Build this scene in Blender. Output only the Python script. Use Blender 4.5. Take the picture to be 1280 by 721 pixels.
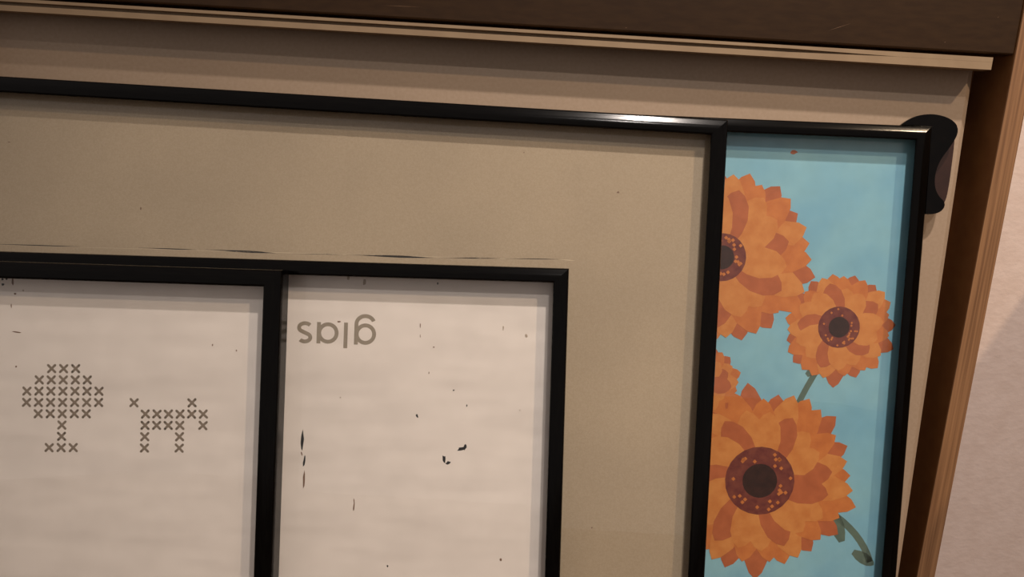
import bpy, bmesh, math, random
from mathutils import Matrix, Vector, Euler
random.seed(4)
for o in list(bpy.data.objects): bpy.data.objects.remove(o)
S = bpy.context.scene
COL = S.collection
R = math.radians

# ------------------------------------------------------------------ camera
cam_d = bpy.data.cameras.new('camera'); cam = bpy.data.objects.new('camera', cam_d); COL.objects.link(cam)
pitch, roll = R(11.7), R(3.43)
fw = Vector((0, math.cos(pitch), -math.sin(pitch)))
r0 = Vector((1, 0, 0)); u0 = r0.cross(fw)
rt = math.cos(roll)*r0 + math.sin(roll)*u0
up = -math.sin(roll)*r0 + math.cos(roll)*u0
m = Matrix((rt, up, -fw)).transposed().to_4x4(); m.translation = (0, -.74, .60)
cam.matrix_world = m
cam_d.sensor_width = 36.0; cam_d.lens = 925/1280*36.0
cam_d.clip_start = .02
S.camera = cam

# ------------------------------------------------------------------ light
W = bpy.data.worlds.new('world'); S.world = W; W.use_nodes = True
bg = W.node_tree.nodes['Background']; bg.inputs[0].default_value = (1, .885, .83, 1); bg.inputs[1].default_value = .36
def spot(name, loc, target, power, col, size, blend, rad=.03):
    d = bpy.data.lights.new(name, 'SPOT'); o = bpy.data.objects.new(name, d); COL.objects.link(o)
    d.energy = power; d.color = col; d.spot_size = R(size); d.spot_blend = blend; d.shadow_soft_size = rad
    o.location = loc; o.rotation_euler = (Vector(target)-Vector(loc)).to_track_quat('-Z', 'Y').to_euler()
    return o
spot('ceiling_downlight', (.45, -.85, 2.5), (.42, -.10, .20), 165, (1, .875, .79), 62, 1.0)
spot('ceiling_downlight', (.45, -1.75, 2.5), (.42, -.10, .20), 60, (1, .91, .85), 54, 1.0)
spot('ceiling_downlight', (1.54, -1.30, 2.5), (.45, -.05, .45), 115, (1, .74, .50), 60, 1.0)
S.view_settings.view_transform = 'Standard'; S.view_settings.look = 'None'
S.view_settings.gamma = 1; S.view_settings.use_curve_mapping = False
S.view_settings.exposure = 0

# ------------------------------------------------------------------ materials
def lin(c):
    return tuple(((v/255)/12.92 if v/255 <= .04045 else ((v/255+.055)/1.055)**2.4) for v in c) + (1,)
def new_mat(name):
    mt = bpy.data.materials.new(name); mt.use_nodes = True
    nt = mt.node_tree; return mt, nt, nt.nodes, nt.links, nt.nodes['Principled BSDF']
def surf(name, a, b=None, scale=(20, 20, 20), detail=4, rough=.6, bump=0, bscale=None, bdist=.001, coat=0, lo=.35, hi=.65, spec=.5, mottle=None):
    mt, nt, N, L, P = new_mat(name)
    P.inputs['Roughness'].default_value = rough; P.inputs['Coat Weight'].default_value = coat
    P.inputs['Specular IOR Level'].default_value = spec
    tc = N.new('ShaderNodeTexCoord')
    def noise(sc, det):
        mp = N.new('ShaderNodeMapping'); mp.inputs['Scale'].default_value = sc; L.new(tc.outputs['Object'], mp.inputs[0])
        n = N.new('ShaderNodeTexNoise'); n.inputs['Scale'].default_value = 1; n.inputs['Detail'].default_value = det
        L.new(mp.outputs[0], n.inputs['Vector']); return n
    P.inputs['Base Color'].default_value = lin(a)
    if b:
        n = noise(scale, detail); rp = N.new('ShaderNodeValToRGB')
        rp.color_ramp.elements[0].position = lo; rp.color_ramp.elements[1].position = hi
        rp.color_ramp.elements[0].color = lin(a); rp.color_ramp.elements[1].color = lin(b)
        L.new(n.outputs[0], rp.inputs[0]); out = rp.outputs[0]
        if mottle:
            n2 = noise((mottle[0],)*3, 3); mx = N.new('ShaderNodeMix'); mx.data_type = 'RGBA'; mx.blend_type = 'MULTIPLY'
            mr = N.new('ShaderNodeMapRange'); mr.inputs[1].default_value = .3; mr.inputs[2].default_value = .7
            mr.inputs[3].default_value = mottle[1]; mr.inputs[4].default_value = 1
            L.new(n2.outputs[0], mr.inputs[0]); mx.inputs[0].default_value = 1
            L.new(out, mx.inputs[6]); L.new(mr.outputs[0], mx.inputs[7]); out = mx.outputs[2]
        L.new(out, P.inputs['Base Color'])
    if bump:
        n = noise(bscale or scale, detail); bp = N.new('ShaderNodeBump'); bp.inputs['Strength'].default_value = bump
        bp.inputs['Distance'].default_value = bdist
        L.new(n.outputs[0], bp.inputs['Height']); L.new(bp.outputs[0], P.inputs['Normal'])
    return mt
def glass_mat():
    mt, nt, N, L, P = new_mat('picture_glass'); N.remove(P)
    t = N.new('ShaderNodeBsdfTransparent'); t.inputs[0].default_value = (.97, .975, .965, 1)
    g = N.new('ShaderNodeBsdfGlossy'); g.inputs['Roughness'].default_value = .01
    lw = N.new('ShaderNodeLayerWeight'); lw.inputs[0].default_value = .5      # Schlick reflectance, the same from both sides
    pw = N.new('ShaderNodeMath'); pw.operation = 'POWER'; pw.inputs[1].default_value = 5; L.new(lw.outputs['Facing'], pw.inputs[0])
    f = N.new('ShaderNodeMapRange'); f.inputs[3].default_value = .03; f.inputs[4].default_value = 1; L.new(pw.outputs[0], f.inputs[0])
    mx = N.new('ShaderNodeMixShader')
    L.new(f.outputs[0], mx.inputs[0]); L.new(t.outputs[0], mx.inputs[1]); L.new(g.outputs[0], mx.inputs[2])
    L.new(mx.outputs[0], N['Material Output'].inputs[0]); return mt
M = {}
M['wall'] = surf('wall_plaster', (214, 196, 186), (208, 189, 178), (60, 60, 60), rough=.8, bump=.22, bscale=(110, 110, 140), bdist=.002)
M['floor'] = surf('floor_board', (120, 96, 74), (98, 76, 56), (3, 60, 20), rough=.5)
M['brown'] = surf('dark_brown_laminate', (54, 36, 18), (47, 30, 14), (50, 50, 200), rough=.4, bump=.05, bscale=(200, 200, 200), spec=.25, mottle=(6, .85))
M['inner'] = surf('brown_stain', (136, 92, 52), (126, 83, 46), (60, 60, 60), rough=.55)
M['ply'] = surf('plywood_edge_grain', (152, 112, 76), (108, 74, 46), (420, 30, 7), detail=6, rough=.65, bump=.3, bscale=(500, 100, 20), bdist=.0006, lo=.3, hi=.7)
M['scratch'] = surf('pale_scratch', (96, 70, 46), rough=.7)
M['cream'] = surf('cream_strip', (148, 126, 99), (140, 118, 92), (40, 40, 40), rough=.6)
M['board'] = surf('cream_board', (164, 143, 122), (158, 137, 115), (300, 300, 300), rough=.65, mottle=(9, .94))
M['black'] = surf('black_lacquer', (2, 1, 1), (5, 4, 3), (60, 600, 600), rough=.15, bump=.12, bscale=(8, 900, 900), bdist=.0003, spec=.14)
M['blackside'] = surf('black_lacquer_upright', (2, 1, 1), (5, 4, 3), (600, 600, 60), rough=.15, bump=.12, bscale=(900, 900, 8), bdist=.0003, spec=.14)
M['clip'] = surf('black_plastic', (5, 4, 4), (8, 6, 5), (90, 90, 90), rough=.2, spec=.15)
M['clipin'] = surf('brown_plastic_inside', (54, 34, 28), (42, 26, 21), (30, 30, 30), rough=.25)
M['paper'] = surf('white_wavy_paper', (225, 215, 210), (230, 220, 215), (40, 40, 40), rough=.75, bump=.75, bscale=(6, 6, 22), bdist=.004, detail=2)
M['grey'] = surf('grey_card', (176, 158, 136), (168, 150, 127), (700, 700, 700), rough=.8, mottle=(7, .87), bump=.1, bdist=.0003)
M['back'] = surf('brown_hardboard', (110, 80, 54), (96, 68, 44), (150, 150, 150), rough=.8)
M['ink'] = surf('grey_brown_ink', (134, 119, 105), (127, 112, 98), (300, 300, 300), rough=.7)
M['ink2'] = surf('faded_grey_ink', (150, 138, 124), (143, 131, 117), (300, 300, 300), rough=.7)
M['fleck'] = surf('black_fleck', (12, 11, 14), rough=.6)
M['stain'] = surf('brown_fleck', (120, 92, 76), rough=.7)
M['smudge'] = surf('dusty_smudge', (168, 152, 138), rough=.8)
M['slit'] = surf('dark_card_slit', (34, 28, 24), rough=.8)  # shade in the seam gaps, put into a dark colour
M['lip'] = surf('pale_card_lip', (196, 178, 154), rough=.8)  # glint along the card seam, put into a paler colour
M['sky'] = surf('print_turquoise', (124, 178, 204), (142, 192, 208), (14, 14, 14), rough=.6, mottle=(60, .93))
M['or1'] = surf('print_orange', (206, 126, 66), (190, 108, 56), (90, 90, 90), rough=.6, lo=.3, hi=.7)
M['or2'] = surf('print_amber', (212, 142, 78), (198, 122, 62), (90, 90, 90), rough=.6, lo=.3, hi=.7)
M['or3'] = surf('print_rust', (186, 104, 64), (170, 92, 56), (90, 90, 90), rough=.6, lo=.3, hi=.7)
M['dk1'] = surf('print_maroon', (104, 46, 44), (126, 66, 54), (160, 160, 160), rough=.6)
M['dk2'] = surf('print_dark_brown', (44, 24, 22), (60, 34, 30), (160, 160, 160), rough=.6)
M['grn'] = surf('print_grey_green', (84, 104, 96), (98, 116, 104), (80, 80, 80), rough=.6)
M['glass'] = glass_mat()

# ------------------------------------------------------------------ helpers
def box(bm, x0, x1, y0, y1, z0, z1):
    v = [bm.verts.new((x, y, z)) for x in (x0, x1) for y in (y0, y1) for z in (z0, z1)]
    for f in ((0,1,3,2), (4,6,7,5), (0,4,5,1), (2,3,7,6), (0,2,6,4), (1,5,7,3)): bm.faces.new([v[i] for i in f])
def obj(name, bm, mats, parent=None, bevel=0, seg=2, smooth=False):
    bmesh.ops.recalc_face_normals(bm, faces=bm.faces)
    if bevel:
        bmesh.ops.bevel(bm, geom=list(bm.edges), offset=bevel, segments=seg, affect='EDGES', profile=.5)
    me = bpy.data.meshes.new(name); bm.to_mesh(me); bm.free()
    for mm in (mats if isinstance(mats, (list, tuple)) else [mats]): me.materials.append(M[mm])
    if smooth:
        for p in me.polygons: p.use_smooth = True
    o = bpy.data.objects.new(name, me); COL.objects.link(o); o.parent = parent
    return o
def bobj(name, dims, mat, parent=None, bevel=0, seg=2):
    bm = bmesh.new(); box(bm, *dims); return obj(name, bm, mat, parent, bevel, seg)
def tag(o, label, cat=None, group=None, kind=None):
    if label: o['label'] = label
    if cat: o['category'] = cat
    if group: o['group'] = group
    if kind: o['kind'] = kind
    return o
def empty(name, loc=(0, 0, 0), rot=None):
    o = bpy.data.objects.new(name, None); COL.objects.link(o); o.empty_display_size = .05
    o.location = loc
    if rot: o.rotation_euler = rot
    return o

# ------------------------------------------------------------------ setting
tag(bobj('wall_back', (-2.2, 2.2, .09, .19, -.02, 2.8), 'wall'), 'pale pinkish plaster wall behind the case', kind='structure')
tag(bobj('floor', (-3, 3, -6, .19, -.06, -.02), 'floor'), 'brown floor under the case', kind='structure')

# box added out of view to cast the diagonal shadow on the wall
sb = tag(empty('storage_box', (.90, -.13, -.02)), 'tall pale storage box against the wall beside the plywood case', 'box')
bobj('box_body', (-.195, .195, -.215, .215, 0, .66), 'cream', sb, .004)
bobj('lid', (-.2, .2, -.22, .218, .6601, .731), 'cream', sb, .003)

# ------------------------------------------------------------------ brown case
case = tag(empty('wooden_case', (0, .04, -.02)), 'shallow dark brown case with raw plywood front edges around the frames', 'case')
def cpart(name, d, mat, bevel=0, parent=case):
    x0, x1, y0, y1, z0, z1 = d
    return bobj(name, (x0, x1, y0-.04, y1-.04, z0+.02, z1+.02), mat, parent, bevel)
for x0, x1 in ((-.5595, -.540), (.4645, .484)):
    sp = cpart('side_panel', (x0, x1, .0008, .088, -.02, 1.06), 'inner', .0004)
    cpart('plywood_edge', (x0+.0001, x1-.0001, -.0004, .0012, -.02, 1.06), 'ply', .0005, sp)
fp = cpart('front_panel', (-.5398, .4642, .0008, .018, .7024, 1.05), 'brown', .0016)
for (xa, za, xb, zb, w) in ((.2838, .7138, .3064, .7225, .0004), (-.1400, .7130, -.1010, .7135, .0004), (.0930, .7058, .0940, .7062, .0010), (.3960, .7098, .3972, .7106, .0007), (.4420, .7350, .4428, .7358, .0007)):
    bm = bmesh.new(); mx, mz = (xa+xb)/2, (za+zb)/2; nx, nz = -(zb-za), (xb-xa); l = math.hypot(nx, nz)
    q = [(xa, za), (mx+nx/l*w/2, mz+nz/l*w/2), (xb, zb), (mx-nx/l*w/2, mz-nz/l*w/2)]
    bm.faces.new([bm.verts.new((x, .00075-.04, z+.02)) for x, z in q])
    obj('scratch', bm, 'scratch', fp)
cpart('back_panel', (-.5398, .4642, .062, .068, -.001, 1.05), 'inner')
cpart('bottom_panel', (-.5398, .4642, .002, .061, -.0199, -.0012), 'inner')
# cream moulding strip under the front panel, grooved for most of its length
bm = bmesh.new()
def prof(pts, x0, x1):
    a = [bm.verts.new((x0, y-.04, z+.02)) for y, z in pts]; b = [bm.verts.new((x1, y-.04, z+.02)) for y, z in pts]
    n = len(pts)
    for i in range(n): bm.faces.new((a[i], a[(i+1) % n], b[(i+1) % n], b[i]))
    bm.faces.new(a); bm.faces.new(b[::-1])
g = [(.012, .6872), (-.003, .6872), (-.003, .6924), (.0035, .6926), (.0035, .6954), (-.003, .6957), (-.003, .6985), (.012, .6985)]
f = [(.012, .6872), (-.003, .6872), (-.003, .6940), (-.0029, .69405), (-.0029, .6941), (-.003, .69415), (-.003, .6985), (.012, .6985)]
secs = [(-.5396, g), (.25, g), (.352, f), (.4425, f)]
rings = [[bm.verts.new((x, y-.04, z+.02)) for y, z in p] for x, p in secs]
for a, b in zip(rings, rings[1:]):
    for i in range(8): bm.faces.new((a[i], a[(i+1) % 8], b[(i+1) % 8], b[i]))
bm.faces.new(rings[0]); bm.faces.new(rings[-1][::-1])
o = obj('moulding_strip', bm, 'cream', case); tag(o, 'grooved cream moulding strip')

# ------------------------------------------------------------------ cream board at the back
BW, BH = .975, .694
lean = R(3.1)
board = empty('backing_board', (0, 0, 0), (-lean, 0, 0))
board['category'] = 'board'
board['label'] = 'large blank cream board standing at the back of the case behind the black frames'
Rm = Euler((-lean, 0, 0)).to_matrix()
board.location = Vector((.4421, .022, .6933)) - Rm @ Vector((BW/2, 0, BH))
bm = bmesh.new()
c = .006
pts = [(-BW/2, .014), (-BW/2, .0), (BW/2-c, 0), (BW/2, .0045), (BW/2, .014)]
rings = [[bm.verts.new((x, y, z)) for x, y in pts] for z in (0, BH)]
for i in range(5): bm.faces.new((rings[0][i], rings[0][(i+1) % 5], rings[1][(i+1) % 5], rings[1][i]))
bm.faces.new(rings[0]); bm.faces.new(rings[1][::-1])
obj('panel', bm, 'board', board)

# ------------------------------------------------------------------ framed pictures
H0 = .0150           # depth of the sheet behind the front of the rail
TH = .0212            # overall thickness
def make_frame(name, P, lean, rho, Wd, wt, ws, sheet_mat, label, cat, sheet_name='paper_sheet'):
    lean, rho = R(lean), R(rho)
    P = Vector(P)
    Ht = (P.z/math.cos(lean) - Wd*math.sin(rho) - TH*math.tan(lean))/math.cos(rho)
    Rm = Euler((-lean, 0, 0)).to_matrix() @ Euler((0, -rho, 0)).to_matrix()
    root = empty(name, P - Rm @ Vector((Wd/2, 0, Ht)), Rm.to_euler())
    tag(root, label, cat)
    # moulding profile: (distance from outer edge / rail width, depth)
    def profile(w):
        return [(0, TH), (0, .0060), (w*.03, .0034), (w*.09, .0023), (w*.14, .0020), (w*.40, .0006), (w*.46, .0003), (w*.60, 0), (w*.88, 0), (w*.96, .0005), (w, .0018), (w*.66, H0-.0024), (w*.55, H0-.0024), (w*.55, TH)]
    pt, ps = profile(wt), profile(ws)
    def corner(i, sx, sz):
        return Vector((sx*(Wd/2-ps[i][0]), pt[i][1], (Ht-pt[i][0]) if sz > 0 else pt[i][0]))
    for (a, b, mat) in (((-1, 1), (1, 1), 'black'), ((1, 1), (1, -1), 'blackside'), ((1, -1), (-1, -1), 'black'), ((-1, -1), (-1, 1), 'blackside')):
        bm = bmesh.new(); n = len(pt)
        va = [bm.verts.new(corner(i, *a)) for i in range(n)]; vb = [bm.verts.new(corner(i, *b)) for i in range(n)]
        fs = []
        for i in range(n):
            fc = bm.faces.new((va[i], va[(i+1) % n], vb[(i+1) % n], vb[i]))
            if 1 <= i <= 9: fc.smooth = True
        bm.faces.new([bm.verts.new(v.co) for v in va]); bm.faces.new([bm.verts.new(v.co) for v in vb[::-1]])
        obj('frame_rail', bm, mat, root)
    x0, x1, z0, z1 = -Wd/2+ws*.58, Wd/2-ws*.58, wt*.58, Ht-wt*.58
    gl = bobj('glass_pane', (x0, x1, H0-.0022, H0-.0010, z0, z1), 'glass', root)
    sh = bobj(sheet_name, (x0, x1, H0, H0+.0006, z0, z1), sheet_mat, root)
    bobj('backing_sheet', (x0, x1, H0+.0007, TH-.0006, z0, z1), 'back', root)
    root['_w'] = Wd; root['_h'] = Ht
    def L(x, z):          # mm from the outer top right corner -> local metres
        return Wd/2 + x/1000, Ht + z/1000
    return root, sh, L

def blob(name, cx, cz, w, h, ang, y, mat, parent, n=9, rough=.28):
    bm = bmesh.new(); vs = []; a = R(ang)
    for i in range(n):
        t = 2*math.pi*i/n; k = 1 + random.uniform(-rough, rough)
        px, pz = w/2*k*math.cos(t)/1000, h/2*k*math.sin(t)/1000
        vs.append((px*math.cos(a)-pz*math.sin(a), px*math.sin(a)+pz*math.cos(a)))
    f0 = [bm.verts.new((cx+px, y, cz+pz)) for px, pz in vs]; f1 = [bm.verts.new((cx+px*.8, y-.00012, cz+pz*.8)) for px, pz in vs]
    bm.faces.new(f1)
    for i in range(n): bm.faces.new((f0[i], f0[(i+1) % n], f1[(i+1) % n], f1[i]))
    return obj(name, bm, mat, parent)
def flecks(sheet, L, lst):
    for (x, z, w, h, a, mat) in lst:
        cx, cz = L(x, z)
        blob('fleck', cx, cz, w*1.1, h*1.1, a, H0-.00002, mat, sheet)

def ribbon(bm, pts, w, y, closed=False, mi=0):
    """flat stroke of width w along pts (x, z)"""
    n = len(pts); la = []; lb = []
    for i, (x, z) in enumerate(pts):
        if closed: p, q = pts[i-1], pts[(i+1) % n]
        else: p, q = pts[max(i-1, 0)], pts[min(i+1, n-1)]
        dx, dz = q[0]-p[0], q[1]-p[1]; l = math.hypot(dx, dz) or 1
        nx, nz = -dz/l*w/2, dx/l*w/2
        la.append(bm.verts.new((x+nx, y, z+nz))); lb.append(bm.verts.new((x-nx, y, z-nz)))
    for i in range(n if closed else n-1):
        j = (i+1) % n; fc = bm.faces.new((la[i], la[j], lb[j], lb[i])); fc.material_index = mi

# --- picture with flower print (a plain generic flower pattern in the print's colours)
sun, sheet, L = make_frame('framed_print', (.3964, -.006, .6325), 7.7, 1.05, .50, .0140, .0158, 'sky',
    'black framed print of orange flowers on turquoise, leaning behind the grey card picture', 'picture', 'print_sheet')
def poly(bm, pts, y, mi):
    fc = bm.faces.new([bm.verts.new((x, y, z)) for x, z in pts]); fc.material_index = mi
def petal(cx, cz, a, r0, r1, w):
    out = []
    for s, k in ((0, .45), (.25, .85), (.5, 1), (.75, .85), (.92, .45), (1, 0), (.92, -.45), (.75, -.85), (.5, -1), (.25, -.85), (0, -.45)):
        rr = r0+(r1-r0)*s; t = w/2*k
        out.append((cx+rr*math.cos(a)-t*math.sin(a), cz+rr*math.sin(a)+t*math.cos(a)))
    return out
x_lo, z_lo = -sun['_w']/2+.0125, .0115
PM = ['or1', 'or2', 'or3', 'dk1', 'dk2', 'grn']
def bloom(x, z, r, n, core, turn):
    cx, cz = L(x, z); r /= 1000; y = H0
    bm = bmesh.new()
    for layer, (rr, mi0, off) in enumerate(((1.0, 2, 0), (.93, 0, .5), (.74, 1, .2))):
        for i in range(n):
            a = turn + 2*math.pi*(i+off)/n
            poly(bm, petal(cx, cz, a, r*.15, r*rr*random.uniform(.92, 1.06), r*5.8/n), y-.0001-.0001*layer-.000004*i, (mi0 if i % 3 else (mi0+1) % 3))
    bmesh.ops.recalc_face_normals(bm, faces=bm.faces)
    for k, (rr, mi) in enumerate(((core, 3), (core*.5, 4))):
        poly(bm, [(cx+r*rr*math.cos(t*.2617), cz+r*rr*math.sin(t*.2617)) for t in range(24)], y-.0004-.0001*k, mi)
    for mk in range(0, 26):
        a, q = random.uniform(0, 6.28), r*core*random.uniform(.58, .9); d = r*.022
        px, pz = cx+q*math.cos(a), cz+q*math.sin(a)
        poly(bm, [(px+d, pz), (px, pz+d), (px-d, pz), (px, pz-d)], y-.0006, 0)
    return obj('printed_flower', bm, PM, sheet)
def stem(p0, p1, bend, w):
    bm = bmesh.new(); (xa, za), (xb, zb) = L(*p0), L(*p1); pts = []
    for i in range(13):
        t = i/12; k = 4*t*(1-t)*bend/1000
        pts.append((xa+(xb-xa)*t+k, za+(zb-za)*t+k*.4))
    ribbon(bm, pts, w/1000, H0-.00002, mi=5); return obj('printed_stem', bm, PM, sheet)
def leaf(x, z, a, l, w):
    bm = bmesh.new(); cx, cz = L(x, z); poly(bm, petal(cx, cz, R(a), 0, l/1000, w/1000), H0-.00002, 5)
    return obj('printed_leaf', bm, PM, sheet)
stem((-66, -205), (-120, -330), -10, 6)
stem((-110, -370), (-22, -440), 14, 7)
leaf(-52, -420, 110, 34, 14); leaf(-40, -430, -30, 26, 12); leaf(-100, -250, 40, 24, 10)
bloom(-192, -135, 92, 17, .26, .2)
bloom(-71, -200, 58, 15, .36, .5)
bloom(-140, -360, 98, 19, .36, .1)
bloom(-205, -262, 40, 13, .3, .3)
flecks(sheet, L, [(-127.7, -28.9, 5.9, 3.4, 0, 'or3')])

# --- corner protector on the flower print's frame
cp = empty('corner_protector'); cp.matrix_world = sun.matrix_basis.copy()
Wd, Ht = sun['_w'], sun['_h']
cp.location = sun.matrix_basis @ Vector((Wd/2+.012, 0, Ht-.075)); 
tag(cp, 'black plastic corner protector with a scooped side hooked on the flower print frame', 'protector')
def plate(name, pts, y0, y1, mat, bev=.0008):
    q = [((x-12)/1000, (z+75)/1000) for x, z in pts]
    bm = bmesh.new(); n = len(q)
    a = [bm.verts.new((x, y0, z)) for x, z in q]; b = [bm.verts.new((x, y1, z)) for x, z in q]
    fa = bm.faces.new(a); bm.faces.new(b[::-1])
    for i in range(n): bm.faces.new((a[i], a[(i+1) % n], b[(i+1) % n], b[i]))
    bmesh.ops.bevel(bm, geom=list(fa.edges), offset=bev, segments=3, affect='EDGES', profile=.5)
    return obj(name, bm, mat, cp, smooth=False)
front = [(.3, -84.6), (.3, .3), (-30, .3), (-24, 5), (-16, 9.4), (-4, 11.8), (8, 11), (18, 7.5), (24, 2.5), (25.6, -3), (24.2, -10), (18.5, -20), (10.5, -32), (6.6, -45), (7.2, -58), (12, -67), (18.6, -72), (18.6, -78), (14, -82.5), (7, -84.6)]
def loop_open(pts):   # round everything but the inner corner
    cv = pts[2:] + [pts[0]]
    for _ in range(2):
        q = [cv[0]]
        for a, b in zip(cv, cv[1:]): q += [(a[0]*.75+b[0]*.25, a[1]*.75+b[1]*.25), (a[0]*.25+b[0]*.75, a[1]*.25+b[1]*.75)]
        cv = q + [cv[-1]]
    return [pts[1]] + cv
plate('front_flange', loop_open(front), .004, .0072, 'clip', .0005)
back = [(.3, -83), (.3, .3), (-26, .3), (-14, 7.5), (0, 10), (10, 9), (22, 6), (28, 0), (29.4, -10), (28.6, -32), (27.2, -58), (25, -72), (18, -80)]
plate('back_flange', loop_open(back), .0150, .0178, 'clipin', .0004)
# bridge wall joining both flanges along the frame's sides
bm = bmesh.new()
def bx(x0, x1, z0, z1, y0=.0073, y1=.0149): box(bm, (x0-12)/1000, (x1-12)/1000, y0, y1, (z0+75)/1000, (z1+75)/1000)
bx(.35, 2.4, -82, 2.4); bx(-24, .3, .35, 2.4)
obj('bridge_wall', bm, 'clip', cp)

# --- picture of grey card
grey, sheet, L = make_frame('framed_card', (.1919, -.034, .6267), 13.4, 0, .72, .0158, .0160, 'grey',
    'wide black framed picture of blank grey-brown card', 'picture', 'grey_card')
def painted_seam(x0, z0, x1, z1, w, mat='slit', name='card_slit', off=0.0):
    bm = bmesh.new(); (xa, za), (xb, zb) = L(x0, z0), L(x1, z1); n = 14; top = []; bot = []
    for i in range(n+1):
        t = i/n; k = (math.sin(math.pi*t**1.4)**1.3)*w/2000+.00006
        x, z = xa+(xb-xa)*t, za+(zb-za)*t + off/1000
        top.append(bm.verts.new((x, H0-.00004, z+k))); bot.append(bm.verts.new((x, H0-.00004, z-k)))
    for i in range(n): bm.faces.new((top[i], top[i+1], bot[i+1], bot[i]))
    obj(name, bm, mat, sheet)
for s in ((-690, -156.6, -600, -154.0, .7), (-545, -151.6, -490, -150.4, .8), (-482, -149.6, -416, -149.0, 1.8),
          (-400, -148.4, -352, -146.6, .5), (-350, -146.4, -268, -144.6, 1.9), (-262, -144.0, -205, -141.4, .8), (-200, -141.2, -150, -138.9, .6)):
    painted_seam(*s)
for s in ((-690, -157.4, -150, -139.8, .5), (-150, -138.8, -134, -139.3, .7), (-134, -140, -117.6, -440, .5)):
    painted_seam(*s, mat='lip', name='card_lip')
flecks(sheet, L, [(x, z, w, h, a, 'stain') for (x, z, w, h, a) in ((-674.5, -59.3, 2.2, .8, 0), (-545.7, -114.5, 1.2, 2.4, 0), (-97.3, -72.3, 1.8, 1.8, 0), (-188.3, -39.8, 1, 1.2, 0), (-104.3, -387, 1.2, 1.2, 0))])

# --- picture with the word glas, upside down
glas, sheet, L = make_frame('framed_sheet', (.0495, -.098, .4884), 12.5, 1.7, .54, .0132, .0138, 'paper',
    'black framed white sheet with the word glas upside down and black flecks', 'picture')
def LT(X, Y):        # letter plane is turned half round: millimetres, X to the left, Y downwards
    return L(-X, -Y)
def arc(cx, cy, r, a0, a1, n=28, ry=None):
    return [(cx+r*math.cos(R(a0+(a1-a0)*i/n)), cy+(ry or r)*math.sin(R(a0+(a1-a0)*i/n))) for i in range(n+1)]
base, xh, sw = 54.6, 73.8, 3.5
def letter(name, strokes):
    bm = bmesh.new()
    for k, (pts, closed) in enumerate(strokes):
        ribbon(bm, [LT(*p) for p in pts], sw/1000, H0-.00004-.00002*k, closed)
    obj(name, bm, 'ink2', sheet)
mid = (base+xh)/2; rr = (xh-base)/2-sw/2
letter('letter_g', [(arc(180.6, mid, rr, 0, 360)[:-1], True),
    ([(188.9, xh), (188.9, mid)] + arc(180.9, 55.2, 8.0, 0, -158, ry=7.2), False)])
letter('letter_l', [([(198.3, base-.2), (198.3, 77.4)], False)])
letter('letter_a', [(arc(214.3, mid, rr, 0, 360)[:-1], True), ([(222.6, xh), (222.6, base)], False)])
sx = 235.0
s_pts = arc(sx, 68.7, 5.0, 35, 230, 18, 3.7) + arc(sx, 59.9, 5.4, 50, -145, 18, 3.9)
letter('letter_s', [(s_pts, False)])
FG = [(-234.0, -159.9, 2.4, 16.3, 0, 'fleck'), (-234.2, -172.8, 1.0, 3.7, 15, 'stain'), (-231.7, -179.1, 1.6, 9.6, -4, 'fleck'), (-231.4, -197.0, 1.8, 14.8, 0, 'stain'),
 (-90.9, -164.4, 6.8, 3.2, 14, 'fleck'), (-88.1, -162.7, 2.6, 4.4, -10, 'fleck'), (-106.3, -173.9, 2.8, 5.6, 10, 'fleck'), (-102.7, -177.4, 4.1, 2.9, 25, 'fleck'),
 (-131.9, -136.1, 1.6, 3.0, 20, 'fleck'), (-99.7, -112.2, 1.3, 1.3, 0, 'fleck'), (-87.4, -125.5, 1.0, 1.8, 0, 'fleck'), (-185.8, -218.4, 1.2, 8.5, -5, 'stain'),
 (-186.0, -213.4, .9, 3.0, 0, 'stain'), (-154.0, -270.9, 1.2, 2.2, 0, 'fleck'), (-52.8, -262.1, 1.8, 3.0, 20, 'stain'), (-131.6, -55.1, .8, 3.7, 0, 'stain'),
 (-131.3, -64.5, .7, 3.0, 0, 'stain'), (-117.0, -16.6, 1.2, 1.8, 0, 'fleck'), (-118.8, -74.1, 1.3, 1.3, 0, 'stain'), (-56.9, -55.0, 1.1, 3.7, 0, 'smudge'),
 (-204.9, -53.8, 3.2, 1.2, 0, 'stain'), (-35.9, -61.6, 2.2, 3.0, 0, 'smudge'), (-183.1, -17.2, 2.4, 5.5, 0, 'smudge'), (-197.6, -14.5, 1.8, 4.0, 0, 'smudge'),
 (-201.2, -121.7, .9, .9, 0, 'stain'), (-39.7, -128.3, .9, .9, 0, 'stain'), (-122.4, -97.2, .8, 2.2, 0, 'stain')]
flecks(sheet, L, FG)

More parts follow.
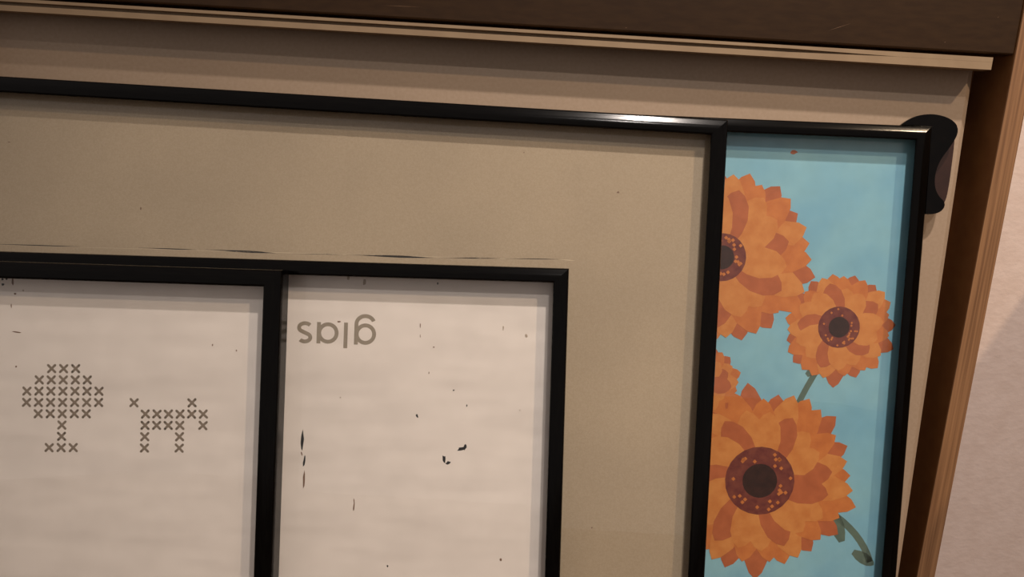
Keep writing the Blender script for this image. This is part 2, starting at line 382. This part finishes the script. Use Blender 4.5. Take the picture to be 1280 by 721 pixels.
# --- picture with the cross-stitch motifs
stitch, sheet, L = make_frame('framed_motif', (-.1949, -.1285, .4776), 12, 1.6, .30, .0148, .0152, 'paper',
    'smaller black framed white sheet with a tree and an animal made of grey crosses', 'picture')
bm = bmesh.new(); q = .0030
for k, (a, b) in enumerate((((-q, -q), (q, q)), ((-q, q), (q, -q)))):
    pts = [(a[0]+(b[0]-a[0])*t/6, a[1]+(b[1]-a[1])*t/6) for t in range(7)]
    ribbon(bm, pts, .0021, -.00003-.00002*k)
    for e in (a, b):
        vs = [bm.verts.new((e[0]+.00105*math.cos(t*math.pi/4), -.00003-.00002*k, e[1]+.00105*math.sin(t*math.pi/4))) for t in range(8)]
        bm.faces.new(vs)
first = obj('cross', bm, 'ink', sheet); used = [False]
def cross(x, z):
    if used[0]:
        c = first.copy(); COL.objects.link(c); c.parent = sheet
    else: c = first; used[0] = True
    lx, lz = L(x, z); c.location = (lx, H0, lz); c.rotation_euler = (0, R(random.uniform(-3, 3)-1.5), 0)
tree = [(2, 3, 4), (1, 2, 3, 4, 5), range(7), range(7), (1, 2, 3, 4, 5), (3,), (3,), (2, 3, 4)]
for r, cols in enumerate(tree):
    for c_ in cols: cross(-189.5+(c_-3)*10.35+r*.04, -90.9-r*9.72+(c_-3)*.32)
animal = [(0, 5), (1, 2, 3, 4, 5, 6), (1, 2, 3, 4, 6), (1, 4), (1, 4)]
for r, cols in enumerate(animal):
    for c_ in cols: cross(-127.8+c_*9.98+r*.08, -118.3-r*9.75+c_*.30)
FM = [(-245.0, -15.4, 2.2, 2.0, 0, 'fleck'), (-241.6, -14.6, 2.2, 2.6, 0, 'fleck'), (-244.5, -20.2, 2.4, 2.0, 0, 'fleck'), (-236.0, -17.1, 1.6, 6.0, 0, 'stain'), (-233.5, -27.7, 1.8, 1.4, 0, 'stain'),
 (-226.8, -24.8, 1.2, 1.5, 0, 'smudge'), (-231.0, -60.7, 6.6, 1.2, -8, 'stain'), (-61.9, -66.4, 1.0, 1.8, 0, 'stain'), (-41.1, -70.5, 1.0, 1.3, 0, 'stain'), (-230.6, -90.4, 1.3, 1.3, 0, 'stain'), (-236.6, -38.2, .9, 3.4, 0, 'stain')]
flecks(sheet, L, FM)
for o in bpy.data.objects:
    for k in ('_w', '_h'):
        if k in o: del o[k]
